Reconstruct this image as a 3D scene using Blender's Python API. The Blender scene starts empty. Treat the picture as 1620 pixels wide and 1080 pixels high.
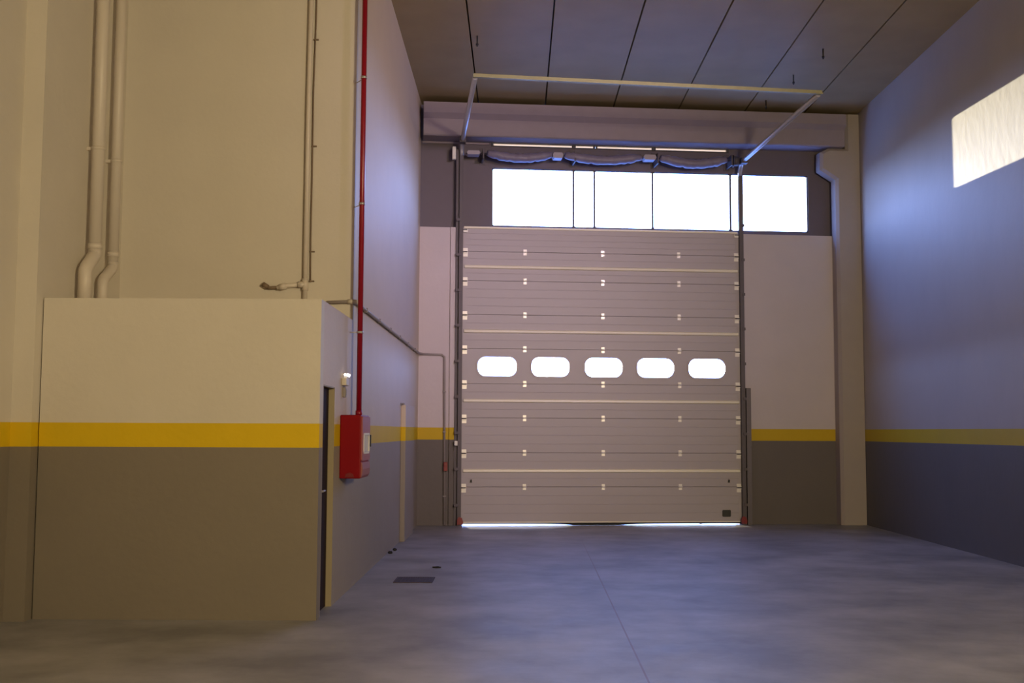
import bpy, bmesh, math, random
from mathutils import Vector, Matrix
random.seed(4)
sc = bpy.context.scene
COL = sc.collection

# ------------------------------------------------------------------ frames
A = 0.0966                       # the end wall is skewed by this angle
SA, CA = math.sin(A), math.cos(A)
Y0 = 19.5403
END = Matrix.Translation((0, Y0, 0)) @ Matrix.Rotation(A, 4, 'Z')   # u along wall, y outward, z up
WORLD = Matrix.Identity(4)
XL, XR, ZC = -1.7081, 6.18, 7.40
YB, ZB = 9.73, 2.765             # front and roof of the small built-in room
YU = 11.60                       # face of the upper wall behind it
XF, XN = -4.15, -4.33            # flank wall, nearer left wall
YC = 9.60                        # face of the left column


# ------------------------------------------------------------------ materials
def new_mat(name):
    m = bpy.data.materials.new(name)
    m.use_nodes = True
    nt = m.node_tree
    return m, nt, nt.nodes['Principled BSDF']


def plain(name, col, rough=0.5, metal=0.0, spec=0.5, noise=0.0, nscale=8.0, bump=0.0, bscale=60.0):
    m, nt, b = new_mat(name)
    b.inputs['Roughness'].default_value = rough
    b.inputs['Metallic'].default_value = metal
    b.inputs['Specular IOR Level'].default_value = spec
    b.inputs['Base Color'].default_value = (*col, 1)
    if noise or bump:
        tc = nt.nodes.new('ShaderNodeTexCoord')
        if noise:
            n = nt.nodes.new('ShaderNodeTexNoise')
            n.inputs['Scale'].default_value = nscale
            n.inputs['Detail'].default_value = 6
            nt.links.new(tc.outputs['Object'], n.inputs['Vector'])
            r = nt.nodes.new('ShaderNodeMapRange')
            r.inputs['To Min'].default_value = 1 - noise
            r.inputs['To Max'].default_value = 1 + noise
            nt.links.new(n.outputs['Fac'], r.inputs['Value'])
            mx = nt.nodes.new('ShaderNodeVectorMath'); mx.operation = 'SCALE'
            mx.inputs[0].default_value = col
            nt.links.new(r.outputs['Result'], mx.inputs['Scale'])
            nt.links.new(mx.outputs['Vector'], b.inputs['Base Color'])
        if bump:
            n2 = nt.nodes.new('ShaderNodeTexNoise')
            n2.inputs['Scale'].default_value = bscale
            n2.inputs['Detail'].default_value = 4
            nt.links.new(tc.outputs['Object'], n2.inputs['Vector'])
            bp = nt.nodes.new('ShaderNodeBump')
            bp.inputs['Strength'].default_value = bump
            bp.inputs['Distance'].default_value = 0.01
            nt.links.new(n2.outputs['Fac'], bp.inputs['Height'])
            nt.links.new(bp.outputs['Normal'], b.inputs['Normal'])
    return m


def painted_wall(name, white, taupe, yellow, z1=1.4709, z2=1.6792, bump=0.15, stretch=1.0, bscale=14.0, rough=0.6, var=0.06):
    """wall paint in three bands: taupe dado, yellow stripe, off-white above"""
    m, nt, b = new_mat(name)
    L, N = nt.links.new, nt.nodes.new
    geo = N('ShaderNodeNewGeometry')
    sep = N('ShaderNodeSeparateXYZ'); L(geo.outputs['Position'], sep.inputs[0])

    def step(z):
        g = N('ShaderNodeMath'); g.operation = 'GREATER_THAN'
        L(sep.outputs['Z'], g.inputs[0]); g.inputs[1].default_value = z
        return g.outputs[0]

    def mix(f, a, c):
        x = N('ShaderNodeMix'); x.data_type = 'RGBA'
        L(f, x.inputs['Factor'])
        if isinstance(a, tuple): x.inputs['A'].default_value = (*a, 1)
        else: L(a, x.inputs['A'])
        x.inputs['B'].default_value = (*c, 1)
        return x.outputs['Result']
    c = mix(step(z2), mix(step(z1), taupe, yellow), white)
    mp = N('ShaderNodeMapping'); mp.inputs['Scale'].default_value = (1, 1, 1 / stretch)
    L(geo.outputs['Position'], mp.inputs['Vector'])
    n = N('ShaderNodeTexNoise'); n.inputs['Scale'].default_value = 1.7; n.inputs['Detail'].default_value = 7
    L(mp.outputs['Vector'], n.inputs['Vector'])
    r = N('ShaderNodeMapRange'); r.inputs['To Min'].default_value = 1 - var; r.inputs['To Max'].default_value = 1 + var
    L(n.outputs['Fac'], r.inputs['Value'])
    v = N('ShaderNodeVectorMath'); v.operation = 'SCALE'
    L(c, v.inputs[0]); L(r.outputs['Result'], v.inputs['Scale'])
    L(v.outputs['Vector'], b.inputs['Base Color'])
    n2 = N('ShaderNodeTexNoise'); n2.inputs['Scale'].default_value = bscale; n2.inputs['Detail'].default_value = 5
    L(mp.outputs['Vector'], n2.inputs['Vector'])
    bp = N('ShaderNodeBump'); bp.inputs['Strength'].default_value = bump; bp.inputs['Distance'].default_value = 0.02
    L(n2.outputs['Fac'], bp.inputs['Height']); L(bp.outputs['Normal'], b.inputs['Normal'])
    b.inputs['Roughness'].default_value = rough
    b.inputs['Specular IOR Level'].default_value = 0.3
    return m


WHITE, TAUPE, YELL = (0.60, 0.555, 0.49), (0.20, 0.17, 0.135), (0.64, 0.43, 0.006)
M_WALL = painted_wall('wall_paint', WHITE, TAUPE, YELL)
M_WALLR = painted_wall('rough_wall_shaded_paint', (0.50, 0.465, 0.42), (0.155, 0.15, 0.15), (0.62, 0.45, 0.02), bump=0.22, stretch=1.6, bscale=7.0, rough=0.55, var=0.08)  # rough wall in the same paint, darkened: its shade is put into the colour
M_WALLL = painted_wall('left_wall_lit_paint', (0.585, 0.49, 0.41), (0.30, 0.26, 0.225), (0.64, 0.43, 0.006))  # same wall paint, with the light on the left wall put into its colour
M_WALLE = painted_wall('end_wall_glare_paint', (0.60, 0.535, 0.57), (0.150, 0.130, 0.125), (0.60, 0.40, 0.012))  # same wall paint with the lilac of lens glare painted in
M_PANEL = plain('taupe_cladding', (0.13, 0.105, 0.125), 0.6, noise=0.05)
M_BEAM = plain('precast_concrete', (0.28, 0.235, 0.27), 0.75, noise=0.1, nscale=5, bump=0.1)
M_COLUMN = plain('painted_concrete', (0.38, 0.33, 0.31), 0.65, noise=0.05, nscale=4)
M_DOOR = plain('door_sheet_glare_tint', (0.43, 0.385, 0.42), 0.45, noise=0.03, nscale=3)  # white sheet tinted mauve to paint in the lens glare over the door
M_STRUT = plain('strut_steel', (0.86, 0.80, 0.66), 0.35)
M_GALV = plain('galvanised_steel', (0.46, 0.44, 0.46), 0.4, metal=0.6, noise=0.12, nscale=30)
M_GALVD = plain('dull_steel', (0.10, 0.085, 0.10), 0.55, metal=0.3, noise=0.1, nscale=20)
M_YGALV = plain('yellow_passivated_steel', (0.32, 0.30, 0.16), 0.45, metal=0.3, noise=0.15, nscale=15)
M_HINGE = plain('hinge_steel', (0.88, 0.84, 0.80), 0.3, metal=0.2)
M_BLACK = plain('black_plastic', (0.015, 0.014, 0.018), 0.5)
M_COLLAR = plain('lilac_grey_collar', (0.34, 0.30, 0.36), 0.5)
M_RUBBER = plain('black_rubber', (0.012, 0.012, 0.012), 0.8)
M_REDP = plain('red_pipe_paint', (0.24, 0.003, 0.016), 0.3)
M_REDC = plain('red_cabinet_paint', (0.215, 0.0025, 0.007), 0.5, spec=0.15)
M_REDD = plain('red_plastic', (0.22, 0.008, 0.014), 0.4)
M_PVC = plain('pale_plastic_pipe', (0.60, 0.54, 0.48), 0.45)
M_CONDUIT = plain('grey_plastic_conduit', (0.30, 0.26, 0.26), 0.5)
M_CABLE = plain('brown_cable', (0.17, 0.12, 0.08), 0.6)
M_WHITEP = plain('white_plastic', (0.78, 0.76, 0.72), 0.4)
M_GREYP = plain('grey_plastic', (0.26, 0.23, 0.23), 0.5)
M_JAMB = plain('cream_frame_paint', (0.33, 0.275, 0.18), 0.6, spec=.2)
M_LEAF = plain('dark_brown_door', (0.022, 0.012, 0.013), 0.7, spec=.1)
M_FRAME = plain('dark_window_frame', (0.05, 0.045, 0.06), 0.5)
M_WRAP = plain('plastic_wrap', (0.19, 0.165, 0.24), 0.5, noise=0.25, nscale=9, bump=0.5, bscale=25)
M_GRATE = plain('rusty_grate', (0.07, 0.045, 0.04), 0.7, noise=0.3, nscale=20)
M_DEBRIS = plain('dark_debris', (0.02, 0.018, 0.02), 0.8)
M_GUARD = plain('guard_steel', (0.14, 0.12, 0.14), 0.5, metal=0.2)
M_ASPHALT = plain('outside_concrete', (0.55, 0.55, 0.55), 0.8, noise=0.1)
M_CEIL = plain('ceiling_slab_sheet', (0.37, 0.29, 0.165), 0.5, spec=0.06, noise=0.16, nscale=1.6, bump=0.06, bscale=5)
M_JOINT = plain('dark_joint_filler', (0.06, 0.055, 0.055), 0.8)  # dark backing seen through the gaps between ceiling slabs


def glass_mat(name, tint, refl=0.06):
    m = bpy.data.materials.new(name); m.use_nodes = True
    nt = m.node_tree; nt.nodes.clear()
    out = nt.nodes.new('ShaderNodeOutputMaterial')
    t = nt.nodes.new('ShaderNodeBsdfTransparent'); t.inputs[0].default_value = (*tint, 1)
    g = nt.nodes.new('ShaderNodeBsdfGlossy'); g.inputs['Roughness'].default_value = 0.05
    mx = nt.nodes.new('ShaderNodeMixShader'); mx.inputs[0].default_value = refl
    nt.links.new(t.outputs[0], mx.inputs[1]); nt.links.new(g.outputs[0], mx.inputs[2])
    nt.links.new(mx.outputs[0], out.inputs[0])
    return m


M_GLASS = glass_mat('clear_glass', (0.94, 0.95, 0.96))


def translucent_mat(name, col):
    m = bpy.data.materials.new(name); m.use_nodes = True
    nt = m.node_tree; nt.nodes.clear()
    out = nt.nodes.new('ShaderNodeOutputMaterial')
    t = nt.nodes.new('ShaderNodeBsdfTranslucent'); t.inputs[0].default_value = (*col, 1)
    nt.links.new(t.outputs[0], out.inputs[0])
    return m


M_FROST = translucent_mat('frosted_strip', (0.45, 0.39, 0.32))


def emit_mat(name, col, s):
    m, nt, b = new_mat(name)
    b.inputs['Emission Color'].default_value = (*col, 1)
    b.inputs['Emission Strength'].default_value = s
    return m


M_LED = emit_mat('lit_led', (1, 0.95, 1), 3.0)


def floor_mat():
    m, nt, b = new_mat('power_floated_concrete')
    L, N = nt.links.new, nt.nodes.new
    geo = N('ShaderNodeNewGeometry')
    n1 = N('ShaderNodeTexNoise'); n1.inputs['Scale'].default_value = 0.9; n1.inputs['Detail'].default_value = 8; n1.inputs['Roughness'].default_value = 0.62
    L(geo.outputs['Position'], n1.inputs['Vector'])
    ramp = N('ShaderNodeValToRGB')
    ramp.color_ramp.elements[0].position = 0.36; ramp.color_ramp.elements[0].color = (0.205, 0.205, 0.22, 1)
    ramp.color_ramp.elements[1].position = 0.66; ramp.color_ramp.elements[1].color = (0.38, 0.375, 0.405, 1)
    L(n1.outputs['Fac'], ramp.inputs['Fac'])
    # saw-cut joint running down the hall
    sep = N('ShaderNodeSeparateXYZ'); L(geo.outputs['Position'], sep.inputs[0])
    a = N('ShaderNodeMath'); a.operation = 'MULTIPLY_ADD'; L(sep.outputs['Y'], a.inputs[0]); a.inputs[1].default_value = -0.0122; a.inputs[2].default_value = -0.775
    s = N('ShaderNodeMath'); s.operation = 'ADD'; L(sep.outputs['X'], s.inputs[0]); L(a.outputs[0], s.inputs[1])
    ab = N('ShaderNodeMath'); ab.operation = 'ABSOLUTE'; L(s.outputs[0], ab.inputs[0])
    lt = N('ShaderNodeMath'); lt.operation = 'LESS_THAN'; L(ab.outputs[0], lt.inputs[0]); lt.inputs[1].default_value = 0.007
    ly = N('ShaderNodeMapRange'); ly.inputs['From Min'].default_value = 17.5; ly.inputs['From Max'].default_value = 13.0
    ly.inputs['To Max'].default_value = 0.85
    L(sep.outputs['Y'], ly.inputs['Value'])
    lm = N('ShaderNodeMath'); lm.operation = 'MULTIPLY'; L(lt.outputs[0], lm.inputs[0]); L(ly.outputs['Result'], lm.inputs[1])
    mx = N('ShaderNodeMix'); mx.data_type = 'RGBA'
    L(lm.outputs[0], mx.inputs['Factor']); L(ramp.outputs['Color'], mx.inputs['A']); mx.inputs['B'].default_value = (0.20, 0.14, 0.135, 1)
    L(mx.outputs['Result'], b.inputs['Base Color'])
    n2 = N('ShaderNodeTexNoise'); n2.inputs['Scale'].default_value = 2.5; n2.inputs['Detail'].default_value = 5
    L(geo.outputs['Position'], n2.inputs['Vector'])
    r = N('ShaderNodeMapRange'); r.inputs['To Min'].default_value = 0.36; r.inputs['To Max'].default_value = 0.56
    L(n2.outputs['Fac'], r.inputs['Value']); L(r.outputs['Result'], b.inputs['Roughness'])
    b.inputs['Specular IOR Level'].default_value = 0.5
    return m


M_FLOOR = floor_mat()


# ------------------------------------------------------------------ mesh helpers
class MB:
    def __init__(self):
        self.bm = bmesh.new()

    def box(self, x0, x1, y0, y1, z0, z1, bev=0.0):
        v = [self.bm.verts.new(p) for p in ((x0, y0, z0), (x1, y0, z0), (x1, y1, z0), (x0, y1, z0), (x0, y0, z1), (x1, y0, z1), (x1, y1, z1), (x0, y1, z1))]
        f = [self.bm.faces.new([v[i] for i in q]) for q in ((3, 2, 1, 0), (4, 5, 6, 7), (0, 1, 5, 4), (1, 2, 6, 5), (2, 3, 7, 6), (3, 0, 4, 7))]
        if bev:
            es = set(e for q in f for e in q.edges)
            bmesh.ops.bevel(self.bm, geom=list(es), offset=bev, segments=2, affect='EDGES', profile=0.5)
        return self

    def prism(self, poly, axis, a0, a1):
        """extrude a polygon along axis; poly gives the other two coords in xyz order"""
        def mk(p, a):
            q = list(p); q.insert(axis, a); return q
        v0 = [self.bm.verts.new(mk(p, a0)) for p in poly]
        v1 = [self.bm.verts.new(mk(p, a1)) for p in poly]
        n = len(poly)
        fs = [self.bm.faces.new(v0), self.bm.faces.new(v1[::-1])]
        for i in range(n):
            fs.append(self.bm.faces.new((v0[i], v1[i], v1[(i + 1) % n], v0[(i + 1) % n])))
        bmesh.ops.recalc_face_normals(self.bm, faces=fs)
        return self

    def tube(self, pts, r, seg=12, rfun=None):
        pts = [Vector(p) for p in pts]
        rings = []
        up = None
        for i, p in enumerate(pts):
            t = ((pts[min(i + 1, len(pts) - 1)] - p).normalized() + (p - pts[max(i - 1, 0)]).normalized())
            t.normalize()
            if up is None:
                up = Vector((0, 0, 1)) if abs(t.z) < 0.9 else Vector((0, 1, 0))
            s = t.cross(up).normalized(); up = s.cross(t).normalized()
            rr = rfun(i) if rfun else r
            rings.append([self.bm.verts.new(p + (s * math.cos(k * 2 * math.pi / seg) + up * math.sin(k * 2 * math.pi / seg)) * rr) for k in range(seg)])
        fs = []
        for a, b in zip(rings, rings[1:]):
            for k in range(seg):
                f = self.bm.faces.new((a[k], a[(k + 1) % seg], b[(k + 1) % seg], b[k])); f.smooth = True; fs.append(f)
        fs.append(self.bm.faces.new(rings[0][::-1])); fs.append(self.bm.faces.new(rings[-1]))
        bmesh.ops.recalc_face_normals(self.bm, faces=fs)
        return self

    def cyl(self, p0, p1, r, seg=16):
        return self.tube([p0, p1], r, seg)

    def plate(self, outer, holes, axis, a0, a1):
        """flat plate with holes; outlines in the two coords other than axis"""
        cu = bpy.data.curves.new('tmp', 'CURVE'); cu.dimensions = '2D'; cu.fill_mode = 'BOTH'
        cu.extrude = abs(a1 - a0) / 2
        for lp in [outer] + holes:
            s = cu.splines.new('POLY'); s.points.add(len(lp) - 1); s.use_cyclic_u = True
            for q, p in zip(s.points, lp): q.co = (p[0], p[1], 0, 1)
        ob = bpy.data.objects.new('tmp', cu)
        me = bpy.data.meshes.new_from_object(ob)
        mid = (a0 + a1) / 2
        M = {1: Matrix(((1, 0, 0, 0), (0, 0, 1, mid), (0, 1, 0, 0), (0, 0, 0, 1))),
             0: Matrix(((0, 0, 1, mid), (1, 0, 0, 0), (0, 1, 0, 0), (0, 0, 0, 1))),
             2: Matrix(((1, 0, 0, 0), (0, 1, 0, 0), (0, 0, 1, mid), (0, 0, 0, 1)))}[axis]
        me.transform(M)
        n0 = len(self.bm.faces)
        self.bm.from_mesh(me)
        self.bm.faces.ensure_lookup_table()
        nf = self.bm.faces[n0:]
        bmesh.ops.remove_doubles(self.bm, verts=list({v for f in nf for v in f.verts}), dist=1e-5)
        bmesh.ops.recalc_face_normals(self.bm, faces=[f for f in self.bm.faces])
        for f in self.bm.faces[n0:]: f.smooth = False
        bpy.data.objects.remove(ob); bpy.data.curves.remove(cu); bpy.data.meshes.remove(me)
        return self


def rrect(x0, x1, y0, y1, r, n=8):
    out = []
    for cx, cy, a in ((x1 - r, y1 - r, 0), (x0 + r, y1 - r, 90), (x0 + r, y0 + r, 180), (x1 - r, y0 + r, 270)):
        for k in range(n + 1):
            t = math.radians(a + 90 * k / n); out.append((cx + r * math.cos(t), cy + r * math.sin(t)))
    return out


def rect(x0, x1, y0, y1):
    return [(x0, y0), (x1, y0), (x1, y1), (x0, y1)]


def link(name, me):
    o = bpy.data.objects.new(name, me); COL.objects.link(o); return o


FR = {}                     # object -> (frame, base)


def thing(name, label, cat, base=(0, 0, 0), frame=WORLD, group=None):
    """an Empty at the thing's base; children are given in frame coordinates"""
    o = link(name, None)
    o.empty_display_size = 0.1
    o.matrix_world = frame @ Matrix.Translation(base)
    o['label'] = label; o['category'] = cat; o['kind'] = 'thing'
    if group: o['group'] = group
    FR[o.name] = (frame, Vector(base))
    return o


def part(name, mb, mat, parent, label=None):
    me = bpy.data.meshes.new(name)
    base = FR[parent.name][1]
    mb.bm.transform(Matrix.Translation(-base))
    mb.bm.to_mesh(me); mb.bm.free()
    me.materials.append(mat)
    o = link(name, me); o.parent = parent
    FR[o.name] = FR[parent.name]
    if label: o['label'] = label
    return o


def solo(name, mb, mat, label, cat, base=(0, 0, 0), frame=WORLD, group=None):
    me = bpy.data.meshes.new(name)
    mb.bm.transform(Matrix.Translation(-Vector(base)))
    mb.bm.to_mesh(me); mb.bm.free()
    me.materials.append(mat)
    o = link(name, me)
    o.matrix_world = frame @ Matrix.Translation(base)
    o['label'] = label; o['category'] = cat; o['kind'] = 'thing'
    if group: o['group'] = group
    FR[o.name] = (frame, Vector(base))
    return o


def struct(name, mb, mat, frame=WORLD, parent=None):
    me = bpy.data.meshes.new(name)
    mb.bm.to_mesh(me); mb.bm.free()
    me.materials.append(mat)
    o = link(name, me)
    if parent:
        o.parent = parent
    else:
        o.matrix_world = frame
        o['kind'] = 'structure'
    FR[o.name] = (frame, Vector((0, 0, 0)))
    return o


# ------------------------------------------------------------------ room shell
YR = -10.0                                   # rear wall, behind the camera
struct('floor', MB().prism([(-8, YR - .3), (7, YR - .3), (7, Y0 + 7 * SA / CA + .1), (-8, Y0 - 8 * SA / CA + .1)], 2, -0.2, 0.0), M_FLOOR)
cm = MB()
edges = [-8.0, -6.7, -5.5, -4.3, -3.1, -1.9, -0.70, 0.49, 1.71, 2.89, 4.10, 5.20, 7.0]
for a, b in zip(edges, edges[1:]):
    cm.prism([(a + .012, ZC), (b - .012, ZC), (b - .012, ZC + .12), (a + .012, ZC + .12)], 1, YR - .3, Y0 + 1.0)
ceil = struct('ceiling', cm, M_CEIL)
struct('ceiling_backing', MB().box(-8, 7, YR - .3, Y0 + 1.0, ZC + .10, ZC + .3), M_JOINT, parent=ceil)

struct('wall_right', MB().box(XR, XR + .25, YR - .3, Y0 + .72, 0, ZC), M_WALLR)
# left wall of the hall: full height beyond the upper wall, low part beside the small room, doorway in it
DY0, DY1, DZ = 9.905, 10.53, 2.025
struct('wall_left', MB().plate([(YB + .15, 0), (DY0, 0), (DY0, DZ), (DY1, DZ), (DY1, 0), (Y0 - .1, 0), (Y0 - .1, ZC), (YU + .2, ZC), (YU + .2, ZB), (YB + .15, ZB)], [], 0, XL - .2, XL), M_WALLL)
struct('wall_upper', MB().box(XF - .2, XL, YU, YU + .2, ZB, ZC), M_WALL)
bx = MB().box(XF + .012, XL, YB, YB + .15, 0, ZB)
bx.box(XF + .012, XL - .2, YB + .15, YU + .2, ZB - .15, ZB)
bx.box(XF + .012, XL - .2, YU + .05, YU + .2, 0, ZB - .15)
struct('wall_booth', bx, M_WALL)
nl = MB().prism([(XN, YR - .3), (XN, YC), (XF, YC), (XF, YU + .2), (XN - .4, YU + .2), (XN - .4, YR - .3)], 2, 0, ZC)
struct('wall_near', nl, M_WALL)
struct('wall_rear', MB().box(XN - .4, XR + .25, YR - .3, YR, 0, ZC), M_WALL)
struct('wall_buttress', MB().box(XL, XL + .07, 16.6, 17.95, 0, 2.0, .004), M_WALLL)

# end wall: low white part with the door opening, dark clad part above with the window band
LZ = 5.19
DU0, DU1 = -0.935, 3.965
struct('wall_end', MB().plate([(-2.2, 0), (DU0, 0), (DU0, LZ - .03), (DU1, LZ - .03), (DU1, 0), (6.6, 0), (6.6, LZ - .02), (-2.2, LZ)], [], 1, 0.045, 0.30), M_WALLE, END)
WU0, WU1, WZ0, WZ1 = -0.44, 5.345, 5.245, 6.295
S0, S1, SZ0, SZ1 = -0.42, 3.83, 6.69, 6.74
struct('wall_transom', MB().plate(rect(-2.2, 6.6, LZ - .05, ZC), [rect(WU0, WU1, WZ0, WZ1), rect(S0, S1, SZ0, SZ1)], 1, 0.15, 0.25), M_PANEL, END)
MULL = [WU0, 1.027, 1.405, 2.465, 3.90, WU1]
for i, (a, b) in enumerate(zip(MULL, MULL[1:])):
    t = 0.016 if i not in (1, 2) else 0.014
    fm = MB().plate(rect(a, b, WZ0, WZ1), [rrect(a + t, b - t, WZ0 + .018, WZ1 - .012, .03, 4)], 1, 0.17, 0.215)
    w = struct('window_%d' % (i + 1), fm, M_FRAME, END)
    struct('pane', MB().box(a + t - .004, b - t + .004, .188, .194, WZ0 + .01, WZ1 - .008), M_GLASS, parent=w)
SM = [(S0, .99), (1.06, 1.375), (1.455, 2.445), (2.52, S1)]
for i, (a, b) in enumerate(SM):
    w = struct('window_%d' % (i + 6), MB().plate(rect(a - .037, b + .037, SZ0 - .012, SZ1 + .012), [rect(a, b, SZ0 + .003, SZ1 - .003)], 1, 0.125, 0.15), M_FRAME, END)
    struct('pane', MB().box(a - .03, b + .03, .19, .196, SZ0, SZ1), M_FROST, parent=w)
# pale steel angle left of the slits, under the beam
struct('trim_1', MB().box(-1.68, -.50, .115, .15, 6.70, 6.735), M_BEAM, END)
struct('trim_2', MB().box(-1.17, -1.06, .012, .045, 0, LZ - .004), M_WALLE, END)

# outside ground seen through the slot under the door
struct('floor_outside', MB().box(-14, 16, .40, 30, -.25, -.02), M_ASPHALT, END)

# ------------------------------------------------------------------ roof beam and corner column
bm = MB().prism([(-.40, 7.30), (-.40, 7.115), (-.31, 7.03), (-.30, 6.755), (-.28, 6.735), (.149, 6.745), (.149, 7.30)], 0, -1.67, 5.87)
solo('roof_beam', bm, M_BEAM, 'long concrete roof beam with a projecting top flange spanning above the window band', 'beam', (2.1, -.15, 6.735), END)
cp = [(5.735, 0), (6.184, 0), (6.184, 7.36), (5.935, 7.36), (5.935, 6.735), (5.62, 6.735), (5.465, 6.655), (5.46, 6.335), (5.74, 6.16)]
cb = MB().prism(cp, 1, -.20, .044)
bmesh.ops.bevel(cb.bm, geom=[e for e in cb.bm.edges if abs(e.verts[0].co.y + .2) < 1e-4 and abs(e.verts[1].co.y + .2) < 1e-4 and max(e.verts[0].co.x, e.verts[1].co.x) < 6.1], offset=.05, segments=1, affect='EDGES')
solo('corner_column', cb, M_COLUMN, 'pale concrete column in the right corner with a corbel carrying the beam end', 'column', (5.95, 0, 0), END)

# ------------------------------------------------------------------ sectional door
door = thing('sectional_door', 'large closed overhead door of pale ribbed panels with five small rounded windows', 'garage door', (1.515, 0, 0), END)
UL, UR = -0.96, 3.99
ZJ = [0.055, .660, 1.250, 1.850, 2.445, 3.052, 3.650, 4.246, 4.762, 5.185]
VW = [(-.681, -.005), (.260, .924), (1.204, 1.867), (2.134, 2.790), (3.060, 3.715)]
secs = []
for i, (z0, z1) in enumerate(zip(ZJ, ZJ[1:])):
    g = .0022
    if i == 4:
        holes = [rrect(a, b, 2.575, 2.912, .135, 8) for a, b in VW]
        mb = MB().plate(rect(UL, UR, z0 + g, z1 - g), holes, 1, 0.0, 0.028)
        mb.box(UL, UR, .028, .04, z0 - .012, z0 + .03).box(UL, UR, .028, .04, z1 - .03, z1 - .014)
    else:
        n = 4                                   # pressed horizontal ribs
        prof = [(0.04, z0 - .012), (0.03, z0 - .012), (0.03, z0 + g), (0.003, z0 + g), (0.0, z0 + g + .004)]
        for k in range(1, n):
            zz = z0 + (z1 - z0) * k / n
            prof += [(0.0, zz - .006), (0.0025, zz - .002), (0.0025, zz + .002), (0.0, zz + .006)]
        prof += [(0.0, z1 - g - .004), (0.003, z1 - g), (0.026, z1 - g), (0.04, z1 - .014)]
        mb = MB().prism(prof, 0, UL, UR)
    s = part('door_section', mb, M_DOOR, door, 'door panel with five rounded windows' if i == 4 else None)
    secs.append(s)
    # pale steel end stiles, a hair proud of the sheet
    for e0, e1 in ((UL, UL + .055), (UR - .055, UR)):
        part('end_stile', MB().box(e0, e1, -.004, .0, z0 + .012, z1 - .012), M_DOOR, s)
    if i == 4:
        for a, b in VW:
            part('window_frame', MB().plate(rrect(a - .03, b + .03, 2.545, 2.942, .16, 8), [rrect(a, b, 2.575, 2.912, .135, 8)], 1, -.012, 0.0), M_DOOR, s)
            part('window_pane', MB().plate(rrect(a - .001, b + .001, 2.574, 2.913, .135, 8), [], 1, .018, .024), M_GLASS, s)
    if i in (1, 3, 5, 7):
        zc = {1: .940, 3: 2.149, 5: 3.359, 7: 4.491}[i]
        zc_ = [(-.002, zc - .033), (-.030, zc - .024), (-.034, zc - .016), (-.030, zc + .016), (-.012, zc + .026), (-.002, zc + .030)]
        part('reinforcing_strut', MB().prism(zc_, 0, UL + .035, UR - .03), M_STRUT, s, 'bright pale steel stiffening bar across the panel')
    # hinges on the joint at the top of the section
    if i < 8:
        for u in (.140, 1.523, 2.893):
            h = MB().box(u - .030, u + .030, -.004, .0, z1 - .055, z1 + .050, .0015)
            h.cyl((u - .034, -.014, z1), (u + .034, -.014, z1), .013, 12)
            h.box(u - .022, u + .022, -.010, -.004, z1 - .046, z1 - .018, .002).box(u - .022, u + .022, -.010, -.004, z1 + .016, z1 + .042, .002)
            part('hinge', h, M_HINGE, s, 'small pale steel hinge')
    for u, sg in ((UL + .048, -1), (UR - .048, 1)):
        zt = z1 - (.02 if i < 8 else .05)
        h = MB().box(u - .040, u + .040, -.006, -.0045, zt - .075, zt - .02, .0005).box(u - .040, u + .040, -.006, -.0045, zt + .03, zt + .075, .0005) if i < 8 else MB().box(u - .040, u + .040, -.035, -.0045, zt - .04, zt + .02, .004)
        h.box(u - .042, u + .042, -.030, -.006, zt - .022, zt - .004, .002).box(u - .042, u + .042, -.030, -.006, zt + .016, zt + .034, .002) if i < 8 else None
        part('roller_hinge', h, M_HINGE, s, 'pale steel roller hinge at the door edge')
        r = MB().cyl((u - .03 * sg, -.033, zt + .006), (u + .070 * sg, -.033, zt + .006), .010, 10)
        r.cyl((u + .055 * sg, -.033, zt + .006), (u + .073 * sg, -.033, zt + .006), .020, 16)
        part('roller', r, M_GALVD, s, 'dark roller running in the side track')
# top rail, bottom rail, seals
part('top_rail', MB().box(UL + .02, UR - .02, -.022, .012, 5.165, 5.20, .004), M_STRUT, door, 'pale rail along the top edge')
part('bottom_rail', MB().box(UL + .03, UR - .03, -.016, .036, .045, .066, .003), M_STRUT, door, 'pale aluminium rail along the bottom edge')
us = [UL + .01, -.5, 0, .5, .85, .99, 1.4, 1.85, 1.98, 2.3, 2.9, 3.22, 3.25, 3.28, 3.6, UR - .01]
gp = [.030, .030, .029, .026, .016, .003, .002, .003, .012, .022, .026, .026, .014, .024, .027, .022]
sl = MB()
for (u0, g0), (u1, g1) in zip(zip(us, gp), list(zip(us, gp))[1:]):
    b0 = len(sl.bm.verts)
    sl.box(u0, u1, -.006, .030, 0, .047)
    sl.bm.verts.ensure_lookup_table()
    for v in list(sl.bm.verts)[b0:]:
        if v.co.z < .001: v.co.z = g0 if abs(v.co.x - u0) < 1e-6 else g1
part('bottom_seal', sl, M_RUBBER, door, 'black rubber seal lifting off the floor at both ends')
part('step_handle', MB().plate(rrect(3.640, 3.792, .140, .258, .02, 5), [rrect(3.662, 3.770, .162, .236, .012, 5)], 1, -.014, 0).box(3.655, 3.777, -.004, .0, .155, .243), M_BLACK, door, 'black recessed handle plate low at the right')
for u, s_ in ((-.785, 1), (3.763, -1)):
    part('cable_bolt', MB().cyl((u, -.03, .77), (u, 0, .77), .016, 8).prism([(u - .022, .735), (u + .022, .735), (u, .80)], 1, -.012, 0), M_BLACK, door, 'small dark bolt')
for u in (-.975, 4.005):
    part('bottom_bracket', MB().prism([(u - .05, .025), (u + .045, .025), (u + .055, .07), (u + .03, .14), (u - .02, .155), (u - .05, .11)], 1, -.105, -.082).cyl((u, -.120, .085), (u, -.105, .085), .018, 12), M_REDD, door, 'red cable bracket at the bottom corner')

# ------------------------------------------------------------------ tracks


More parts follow.
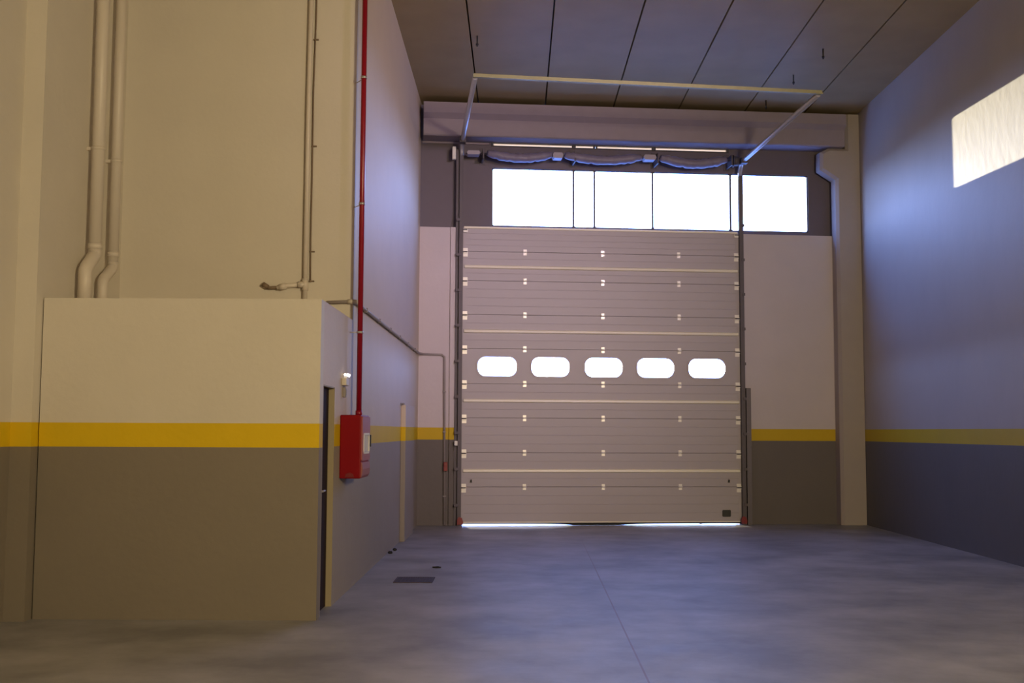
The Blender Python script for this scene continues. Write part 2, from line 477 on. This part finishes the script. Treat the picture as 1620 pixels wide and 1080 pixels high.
def track(name, label, u, sg, zs, ze, length, jog):
    t = thing(name, label, 'door track', (u, -.03, 0), END)
    u0, u1 = u - .032, u + .032
    # C-shaped vertical rail
    o_, i_ = (u0, u1) if sg < 0 else (u1, u0)          # outer web, inner open side
    w_ = o_ + (.005 if sg < 0 else -.005)
    p = [(i_, -.062), (o_, -.062), (o_, -.005), (i_, -.005), (i_, -.009), (w_, -.009), (w_, -.058), (i_, -.058)]
    part('vertical_rail', MB().prism(p, 2, 0.0, zs - .22), M_GALVD, t)
    # wall angle beside the rail
    ua, ub = (u0 - .062, u0) if sg < 0 else (u1, u1 + .03)
    part('wall_angle', MB().box(ua, ub, -.004, .012, 0, zs - .1).box(ub - .004 if sg < 0 else ua, ub if sg < 0 else ua + .004, -.06, .012, 0, zs - .1), M_GALVD, t)
    for k in range(9):
        z = .35 + k * .62
        part('track_bracket', MB().box(min(ua, u) + .004, max(ub, u) - .004, -.078, -.063, z - .025, z + .025, .002), M_GALVD, t)
    # curve and horizontal rail towards the room
    pts = []
    R_ = .22
    for k in range(7):
        th = math.pi / 2 * k / 6
        pts.append((u, -.034 - R_ * (1 - math.cos(th)), zs - R_ + R_ * math.sin(th)))
    pts.append((u, -.034 - length, ze))
    hr = MB().tube(pts, .040, 8)
    part('horizontal_rail', hr, M_GALV, t, 'galvanised rail running back under the ceiling')
    part('rail_splice', MB().box(u - .055, u + .055, -.36, -.20, zs - .06, zs + .045, .005), M_GALVD, t)
    return t


track('door_track', 'steel door track left of the overhead door, its upper rail running back under the ceiling', -.99, -1, 6.675, 6.62, 3.90, 0)
track('door_track', 'steel door track right of the overhead door, its upper rail turning back above the windows', 4.020, 1, 6.44, 6.53, 3.90, 0)
solo('rail_cross_bar', MB().prism([(-4.02, 6.555), (-3.955, 6.555), (-3.955, 6.62), (-3.975, 6.62), (-3.975, 6.575), (-4.02, 6.575)], 0, -1.02, 4.06), M_YGALV,
     'long yellowish steel bar under the ceiling joining the far ends of both door rails', 'bar', (1.5, -4.0, 6.55), END)
bpy.data.objects['rail_cross_bar'].data.transform(Matrix.Rotation(math.radians(.9), 4, 'Y'))

# ------------------------------------------------------------------ spring shaft above the windows
sp = thing('torsion_spring_shaft', 'spring shaft wrapped in sagging bluish plastic mounted above the windows', 'door spring', (1.5, -.12, 6.35), END)
part('shaft', MB().cyl((-.93, -.17, 6.46), (3.945, -.17, 6.46), .016, 12), M_GALVD, sp)
for k, (a, b, ra) in enumerate(((-.55, .60, .078), (.82, 2.20, .080), (2.53, 3.74, .084))):
    n = 26
    pts = [(a + (b - a) * i / n, -.17 + .008 * math.sin(i * 1.3), 6.475 - (.072 + .02 * (k == 2)) * max(0.0, math.sin(math.pi * i / n)) ** 1.1 + .006 * math.sin(i * 2.1 + k)) for i in range(n + 1)]
    part('wrapped_spring', MB().tube(pts, ra, 14, rfun=lambda i, ra=ra, n=n: ra * (.62 + .38 * math.sin(math.pi * min(1, i / 5, (n - i) / 5) / 2)) * (1 + .10 * math.sin(i * 1.9) * math.cos(i * .7))), M_WRAP, sp, 'bluish plastic-wrapped spring')
for u in (-.62, 1.00, 2.48, 3.82):
    m = MB().box(u - .012, u + .012, -.24, .149, 6.36, 6.55, .003)
    m.box(u - .05, u + .05, .135, .149, 6.34, 6.64)
    part('bearing_bracket', m, M_GALVD, sp)
for u0, u1, z0, z1 in ((.60, .78, 6.40, 6.50), (2.22, 2.44, 6.415, 6.505), (-.91, -.68, 6.425, 6.495)):
    m = MB()
    m.prism([(u0 + .02, z0), (u1 - .02, z0), (u1, z0 + .03), (u1, z1 - .03), (u1 - .02, z1), (u0 + .02, z1), (u0, z1 - .03), (u0, z0 + .03)], 1, -.265, -.075)
    part('cable_drum' if u0 < 0 else 'coupling', m, M_COLLAR, sp, 'pale grey collar on the shaft')
part('cable_drum', MB().cyl((3.86, -.17, 6.45), (3.952, -.17, 6.45), .085, 20).cyl((3.845, -.17, 6.45), (3.86, -.17, 6.45), .11, 20), M_GALVD, sp, 'dark cable drum at the right end')
solo('limit_switch_box', MB().box(-1.16, -1.095, -.12, -.02, 6.37, 6.595, .012).box(-1.15, -1.105, -.02, .149, 6.45, 6.52), M_WHITEP,
     'slim white box on the dark wall at the top of the left door track', 'switch box', (-1.13, -.05, 6.37), END)

# ------------------------------------------------------------------ small things on the end wall
solo('photocell_sensor', MB().box(-1.082, -1.026, -.10, -.065, 1.37, 1.45, .006).box(-1.078, -1.03, -.065, -.008, 1.38, 1.44).cyl((-1.054, -.106, 1.41), (-1.054, -.1, 1.41), .016, 12), M_WHITEP,
     'small white sensor box on the left door track just below the yellow stripe', 'sensor', (-1.054, -.08, 1.37), END)
g = thing('track_guard', 'tall dark steel guard standing on the floor right of the door', 'guard', (4.13, -.05, 0), END)
part('guard_post', MB().prism([(4.084, -.055), (4.165, -.055), (4.165, .044), (4.159, .044), (4.159, -.049), (4.09, -.049), (4.09, .044), (4.084, .044)], 2, 0.004, 2.40), M_GUARD, g)
part('guard_foot', MB().box(4.0845, 4.18, -.07, .044, 0, .006), M_GUARD, g)
# conduits: one run round the corner along the left wall to the end wall, then down
cz = 2.955
cd = thing('cable_conduit', 'grey conduit along the left wall turning down the end wall beside the overhead door', 'conduit', (XL, 15, cz))
# end-wall corner in world coords


def E2W(u, y, z):
    return tuple(END @ Vector((u, y, z)))


uC = -1.685
part('conduit_run', MB().tube([(-1.98, YU - .024, cz - .01), (-1.74, YU - .024, cz), (XL - .0, YU - .032, cz), (XL + .032, YU + .0, cz), (XL + .024, YU + .1, cz), (XL + .024, 19.27, cz), E2W(uC + .06, .020, cz - .005), E2W(-1.31, .022, cz - .015), E2W(-1.265, .022, cz - .05), E2W(-1.262, .022, cz - .1), E2W(-1.240, .022, .01)], .019, 10), M_CONDUIT, cd)
part('elbow', MB().tube([(-1.76, YU - .026, cz), (XL, YU - .034, cz), (XL + .034, YU, cz), (XL + .026, YU + .06, cz)], .0245, 10), M_PVC, cd, 'pale elbow at the wall corner')
for y in (12.4, 13.6, 14.8, 16.0, 17.2, 18.4):
    part('pipe_clip', MB().box(XL + .001, XL + .048, y - .012, y + .012, cz - .026, cz + .026, .004), M_GREYP, cd)
for z in (2.3, 1.6, .5):
    uu = -1.262 + (.022 * (2.85 - z) / 2.85)
    pc = MB().box(uu - .026, uu + .026, .0, .044, z - .012, z + .012, .003)
    pc.bm.transform(END)
    part('pipe_clip', pc, M_GREYP, cd)
rs = thing('call_button', 'small dark red button box on the thin conduit left of the door', 'button', (-1.225, 0, .93), END)
part('button_box', MB().box(-1.262, -1.195, -.045, .002, .93, 1.085, .008), M_REDD, rs)
part('button', MB().cyl((-1.228, -.062, 1.03), (-1.228, -.045, 1.03), .02, 14), M_REDD, rs)

# ------------------------------------------------------------------ left side fittings
# door of the small room
d1 = struct('door_1', MB().box(XL - .095, XL - .055, DY0 + .012, DY1 - .014, .003, DZ - .014), M_LEAF)
struct('door_frame', MB().prism([(DY0, 0), (DY0, DZ), (DY1, DZ), (DY1, 0), (DY1 - .012, 0), (DY1 - .012, DZ - .012), (DY0 + .010, DZ - .012), (DY0 + .010, 0)], 0, XL - .12, XL - .001), M_JAMB, parent=d1)
hm = MB().box(XL - .055, XL - .048, 10.02, 10.06, .99, 1.15, .002).cyl((XL - .05, 10.04, 1.08), (XL - .012, 10.04, 1.08), .009, 10)
hm.cyl((XL - .014, 10.03, 1.08), (XL - .014, 10.15, 1.08), .009, 10)
struct('door_handle', hm, M_GALV, parent=d1)

fc = thing('fire_hose_cabinet', 'red fire hose cabinet on the wall under the red pipe, over the yellow stripe', 'fire hose cabinet', (XL + .1, 11.1, 1.158))
cx1, cy0, cy1, cz0, cz1 = XL + .205, 10.86, 11.45, 1.158, 1.772
part('cabinet_body', MB().box(XL, cx1, cy0, cy1, cz0, cz1, .012), M_REDC, fc)
part('cabinet_door', MB().plate(rrect(cy0 + .015, cy1 - .015, cz0 + .17, cz1 - .015, .015, 4), [rrect(cy0 + .10, cy1 - .10, cz0 + .25, cz1 - .19, .03, 5)], 0, cx1, cx1 + .014), plain('cabinet_door_paint', (.34, .09, .09), .45), fc, 'paler red door')
part('door_glass', MB().plate(rrect(cy0 + .10, cy1 - .10, cz0 + .25, cz1 - .19, .03, 5), [], 0, cx1 + .002, cx1 + .010), plain('pale_window', (.62, .66, .74), .1), fc, 'pale rounded window')
part('window_trim', MB().plate(rrect(cy0 + .085, cy1 - .085, cz0 + .235, cz1 - .175, .04, 5), [rrect(cy0 + .105, cy1 - .105, cz0 + .255, cz1 - .195, .03, 5)], 0, cx1 + .012, cx1 + .02), M_WHITEP, fc, 'white window trim')
part('latch', MB().box(cx1 + .014, cx1 + .03, cy1 - .06, cy1 - .035, cz0 + .30, cz0 + .42, .004), M_BLACK, fc, 'black latch')
part('lower_flap', MB().prism([(cx1, cz0 + .155), (cx1, cz0 + .01), (cx1 + .012, cz0 + .03), (cx1 + .018, cz0 + .09), (cx1 + .012, cz0 + .155)], 1, cy0 + .02, cy1 - .02), plain('flap_paint', (.30, .10, .09), .5), fc, 'dull red rounded flap under the door')
part('bottom_vent', MB().prism([(XL + .055, cz0 + .012), (XL + .145, cz0 + .012), (XL + .135, cz0 + .045), (XL + .10, cz0 + .058), (XL + .065, cz0 + .045)], 1, cy0 - .003, cy0 + .01), plain('vent_dark_red', (.16, .004, .006), .6), fc, 'darker half-round vent')

PX, PY = -1.603, 11.40
rp = thing('fire_water_pipe', 'slim bright red water pipe rising from the fire hose cabinet to the ceiling', 'pipe', (PX, PY, cz1))
part('pipe_run', MB().tube([(PX, PY, cz1), (PX, PY, ZC - .02)], .027, 16), M_REDP, rp)
part('pipe_socket', MB().cyl((PX, PY, cz1 - .001), (PX, PY, cz1 + .05), .034, 16), M_REDP, rp)
for z in (2.62, 3.95, 5.28, 6.6):
    m = MB().cyl((PX, PY, z - .012), (PX, PY, z + .012), .033, 16)
    rod = MB().cyl((PX, PY + .03, z), (XL - .012, YU - .001, z), .0045, 8) if z > ZB else MB().cyl((PX - .03, PY, z), (XL + .001, PY, z), .0045, 8)
    c_ = part('pipe_clamp', m, M_GALV, rp, 'steel pipe clamp')
    part('clamp_rod', rod, M_PVC, c_)

el = thing('emergency_light', 'small twin emergency light with two lit spots on the wall above the narrow dark door', 'emergency light', (XL, 11.02, 2.06))
part('housing', MB().box(XL, XL + .045, 10.93, 11.11, 2.06, 2.135, .008), M_PVC, el)
for y in (10.965, 11.075):
    part('lamp_head', MB().tube([(XL + .02, y, 2.135), (XL + .024, y, 2.155)], .012, 10).tube([(XL + .005, y + .002, 2.168), (XL + .05, y - .01, 2.162)], .017, 14), M_WHITEP, el)
    part('spot', MB().tube([(XL + .050, y - .01, 2.162), (XL + .056, y - .012, 2.161)], .016, 14).tube([(XL + .03, y - .026, 2.164), (XL + .034, y - .035, 2.164)], .013, 14), M_LED, el, 'lit white spot')
solo('wall_switch', MB().box(XL, XL + .03, 10.98, 11.05, 1.975, 2.075, .006).box(XL + .03, XL + .036, 10.995, 11.035, 1.995, 2.055, .002), M_GREYP,
     'small grey switch box on the wall just below the twin emergency light', 'switch', (XL, 11.02, 1.99))
bpy.data.objects['wall_switch'].location.z -= .03

solo('wall_hook', MB().box(XL, XL + .012, 16.47, 16.57, 1.99, 2.03, .003).cyl((XL + .012, 16.52, 2.01), (XL + .06, 16.52, 2.015), .014, 8), M_GREYP,
     'tiny grey hook on the left wall above head height, well beyond the red cabinet', 'hook', (XL, 16.52, 2.0))
# pale drain pipes over the roof of the small room
for nm, lab, y, x, r, off in (('drain_pipe', 'thick pale drain pipe in the upper left corner, the left one of the pair', 10.60, -4.04, .060, .22),
                              ('drain_pipe', 'thinner pale drain pipe in the upper left corner, the right one of the pair', 11.10, -4.045, .05, .26)):
    t = thing(nm, lab, 'pipe', (x, y, ZB))
    zt = 3.29 if off < .23 else 3.24
    part('pipe_run', MB().tube([(x, y, ZC - .01), (x, y, zt)], r, 16), M_PVC, t)
    part('offset_bend', MB().tube([(x, y, zt + .05), (x, y, zt), (x, y - .03, zt - .03), (x, y - off + .03, zt - .15), (x, y - off, zt - .19), (x, y - off, ZB)], r * 1.04, 16), M_PVC, t)
    for z in (3.34,):
        part('pipe_collar', MB().cyl((x, y, z), (x, y, z + .05), r * 1.10, 16), M_PVC, t)
    for z in (4.3, 6.2):
        part('pipe_clamp', MB().cyl((x, y, z), (x, y, z + .03), r * 1.07, 16).box(XF + .001, x, y - .012, y + .012, z, z + .03), M_PVC, t)

wx = -2.20
wc = thing('water_pipe', 'thin pale pipe with a short capped branch on the upper wall above the small room', 'pipe', (wx, YU, ZB))
part('pipe_run', MB().tube([(wx + .01, YU - .036, ZC - .01), (wx - .005, YU - .036, 5.0), (wx - .005, YU - .036, ZB)], .024, 12), M_PVC, wc)
part('tee', MB().cyl((wx - .005, YU - .036, 3.07), (wx - .005, YU - .036, 3.19), .033, 12).cyl((wx - .08, YU - .036, 3.13), (wx, YU - .036, 3.13), .033, 12), M_PVC, wc)
part('branch', MB().tube([(wx - .05, YU - .036, 3.13), (wx - .22, YU - .036, 3.115), (wx - .30, YU - .036, 3.095)], .023, 12), M_PVC, wc)
part('coupling', MB().cyl((wx - .20, YU - .036, 3.117), (wx - .27, YU - .036, 3.10), .034, 12), M_PVC, wc)
part('branch_end', MB().tube([(wx - .28, YU - .036, 3.10), (wx - .38, YU - .036, 3.095), (wx - .41, YU - .04, 3.115)], .018, 10).cyl((wx - .39, YU - .035, 3.10), (wx - .445, YU - .045, 3.135), .026, 10), M_CABLE, wc, 'dark capped end of the branch')
cb_ = thing('electric_cable', 'thin dark cable clipped along the right side of the thin pale pipe', 'cable', (wx + .05, YU, 3.16))
part('cable_run', MB().tube([(wx + .058, YU - .012, ZC - .01), (wx + .055, YU - .012, 6.0), (wx + .040, YU - .012, 5.2), (wx + .042, YU - .012, 4.2), (wx + .040, YU - .012, 3.6), (wx + .045, YU - .012, 3.16)], .008, 8), M_CABLE, cb_)
for z in (3.48, 4.6, 5.75, 3.17):
    part('cable_clip', MB().box(wx + .030, wx + .085, YU - .022, YU - .001, z - .007, z + .007, .002), M_CABLE, cb_)

# ------------------------------------------------------------------ ceiling rods
for (x, y), lab in (((-.60, 16.04), 'short dark ceiling rod near the left end of the yellowish cross bar'),
                    ((4.61, 16.55), 'short dark ceiling rod, nearest of the three by the right end of the cross bar'),
                    ((4.47, 17.80), 'short dark ceiling rod, middle one of the three by the right door rail'),
                    ((4.335, 19.2), 'short dark ceiling rod close to the roof beam above the right door rail')):
    t = thing('hanger_rod', lab, 'rod', (x, y, ZC - .16), group='ceiling hanger rods')
    part('rod', MB().cyl((x, y, ZC - .16), (x, y, ZC), .011, 8), M_BLACK, t)
    part('nut', MB().cyl((x, y, ZC - .14), (x, y, ZC - .115), .02, 6), M_BLACK, t)

# ------------------------------------------------------------------ floor things
fd = thing('floor_grate', 'brownish rectangular drain grate set in the floor near the left wall', 'drain grate', (-1.10, 12.36, 0))
gx0, gx1, gy0, gy1 = -1.315, -.895, 12.14, 12.59
part('grate_frame', MB().plate(rect(gx0, gx1, gy0, gy1), [rect(gx0 + .025, gx1 - .025, gy0 + .025, gy1 - .025)], 2, 0.0, .007), M_GRATE, fd)
gm = MB().box(gx0 + .02, gx1 - .02, gy0 + .02, gy1 - .02, 0.0, .002)
for k in range(14):
    x = gx0 + .04 + k * .026
    gm.box(x, x + .012, gy0 + .02, gy1 - .02, .001, .006)
part('grate_bars', gm, M_GRATE, fd)


def lump(name, x, y, rx, ry, rz, label):
    mb = MB()
    bmesh.ops.create_icosphere(mb.bm, subdivisions=2, radius=1)
    for v in mb.bm.verts:
        k = 1 + random.uniform(-.18, .18)
        v.co = Vector((x + v.co.x * rx * k, y + v.co.y * ry * k, max(0, rz * .7 + v.co.z * rz * k)))
    return solo(name, mb, M_DEBRIS, label, 'debris', (x, y, 0))


lump('stone_chip', -1.665, 14.99, .030, .030, .022, 'dark chip on the floor by the left wall, the nearer of two')
lump('stone_chip', -1.640, 15.34, .028, .028, .022, 'dark chip on the floor by the left wall, the farther of two')
lump('wood_sliver', -.935, 13.47, .055, .022, .012, 'thin dark sliver lying on the floor beyond the drain grate')

# ------------------------------------------------------------------ camera
f = 1772.92
cam = bpy.data.cameras.new('camera'); co = bpy.data.objects.new('camera', cam); COL.objects.link(co)
cam.sensor_fit = 'HORIZONTAL'; cam.sensor_width = 36; cam.lens = f * 36 / 1620
pitch = math.atan((681.93 - 540) / f); yaw = math.atan2(817.70 - 810, f * math.cos(pitch)); roll = 0.0043
fw = Vector((-math.sin(yaw) * math.cos(pitch), math.cos(yaw) * math.cos(pitch), math.sin(pitch)))
rt = Vector((math.cos(yaw), math.sin(yaw), 0)); up = rt.cross(fw)
rt2 = rt * math.cos(roll) + up * math.sin(roll); up2 = up * math.cos(roll) - rt * math.sin(roll)
M = Matrix((rt2, up2, -fw)).transposed().to_4x4(); M.translation = (0, 0, 1.62)
co.matrix_world = M
cam.clip_start = .05
sc.camera = co

# ------------------------------------------------------------------ light
w = bpy.data.worlds.new('sky'); sc.world = w; w.use_nodes = True
bg = w.node_tree.nodes['Background']
nw = w.node_tree
tc = nw.nodes.new('ShaderNodeTexCoord'); sx = nw.nodes.new('ShaderNodeSeparateXYZ')
rp_ = nw.nodes.new('ShaderNodeValToRGB')
nw.links.new(tc.outputs['Generated'], sx.inputs[0])
mr = nw.nodes.new('ShaderNodeMapRange'); mr.inputs['From Min'].default_value = -.5; mr.inputs['From Max'].default_value = .5
nw.links.new(sx.outputs['Z'], mr.inputs['Value']); nw.links.new(mr.outputs['Result'], rp_.inputs['Fac'])
el_ = rp_.color_ramp.elements
el_[0].position = 0.0; el_[0].color = (.045, .043, .04, 1)
el_[1].position = 1.0; el_[1].color = (.07, .175, .60, 1)
e = el_.new(.48); e.color = (.05, .048, .045, 1)
e = el_.new(.51); e.color = (.34, .48, 1.0, 1)
nw.links.new(rp_.outputs['Color'], bg.inputs['Color'])
bg.inputs['Strength'].default_value = 24.0


def light(name, kind, loc, dirv, energy, col, **kw):
    l = bpy.data.lights.new(name, kind); l.energy = energy; l.color = col
    for k, v in kw.items(): setattr(l, k, v)
    o = bpy.data.objects.new(name, l); COL.objects.link(o)
    o.location = loc
    o.rotation_euler = Vector(dirv).to_track_quat('-Z', 'Y').to_euler()
    return o


# low evening sun through the window band
light('sun', 'SUN', (0, 40, 10), (.895, -4.57, -.194), 12.5, (1, .88, .62), angle=.004)
# added warm fill behind the camera, standing in for sun bounce in the hall
light('warm_fill', 'AREA', (5.55, -2.5, 4.0), (-.34, 1, -.08), 1010, (1, .80, .475), shape='RECTANGLE', size=1.0, size_y=1.2)
# added lilac fill, no real lamp: brightens the left wall and end wall
light('lilac_fill', 'AREA', (5.3, 5.5, 6.4), (-.50, 1, -.14), 50, (.95, .72, .95), shape='RECTANGLE', size=1.2, size_y=.6, spread=math.radians(50))


def portal(u0, u1, z0, z1, y):
    p = END @ Vector(((u0 + u1) / 2, y, (z0 + z1) / 2))
    o = light('portal', 'AREA', p, (SA, -CA, 0), 1, (1, 1, 1), shape='RECTANGLE', size=u1 - u0, size_y=z1 - z0)
    o.data.cycles.is_portal = True


portal(WU0, WU1, WZ0, WZ1, .27)
portal(VW[0][0] - .02, VW[-1][1] + .02, 2.56, 2.93, .06)
portal(S0, S1, SZ0 - .01, SZ1 + .01, .27)
portal(UL, UR, 0, .06, .06)

sc.view_settings.view_transform = 'Standard'
sc.view_settings.look = 'None'
sc.view_settings.gamma = 1.0
sc.view_settings.exposure = 0.0
sc.view_settings.use_curve_mapping = False
sc.cycles.use_denoising = True
sc.cycles.max_bounces = 10
sc.cycles.diffuse_bounces = 6
sc.cycles.transparent_max_bounces = 12
sc.cycles.caustics_reflective = False
sc.cycles.sample_clamp_indirect = 6.0
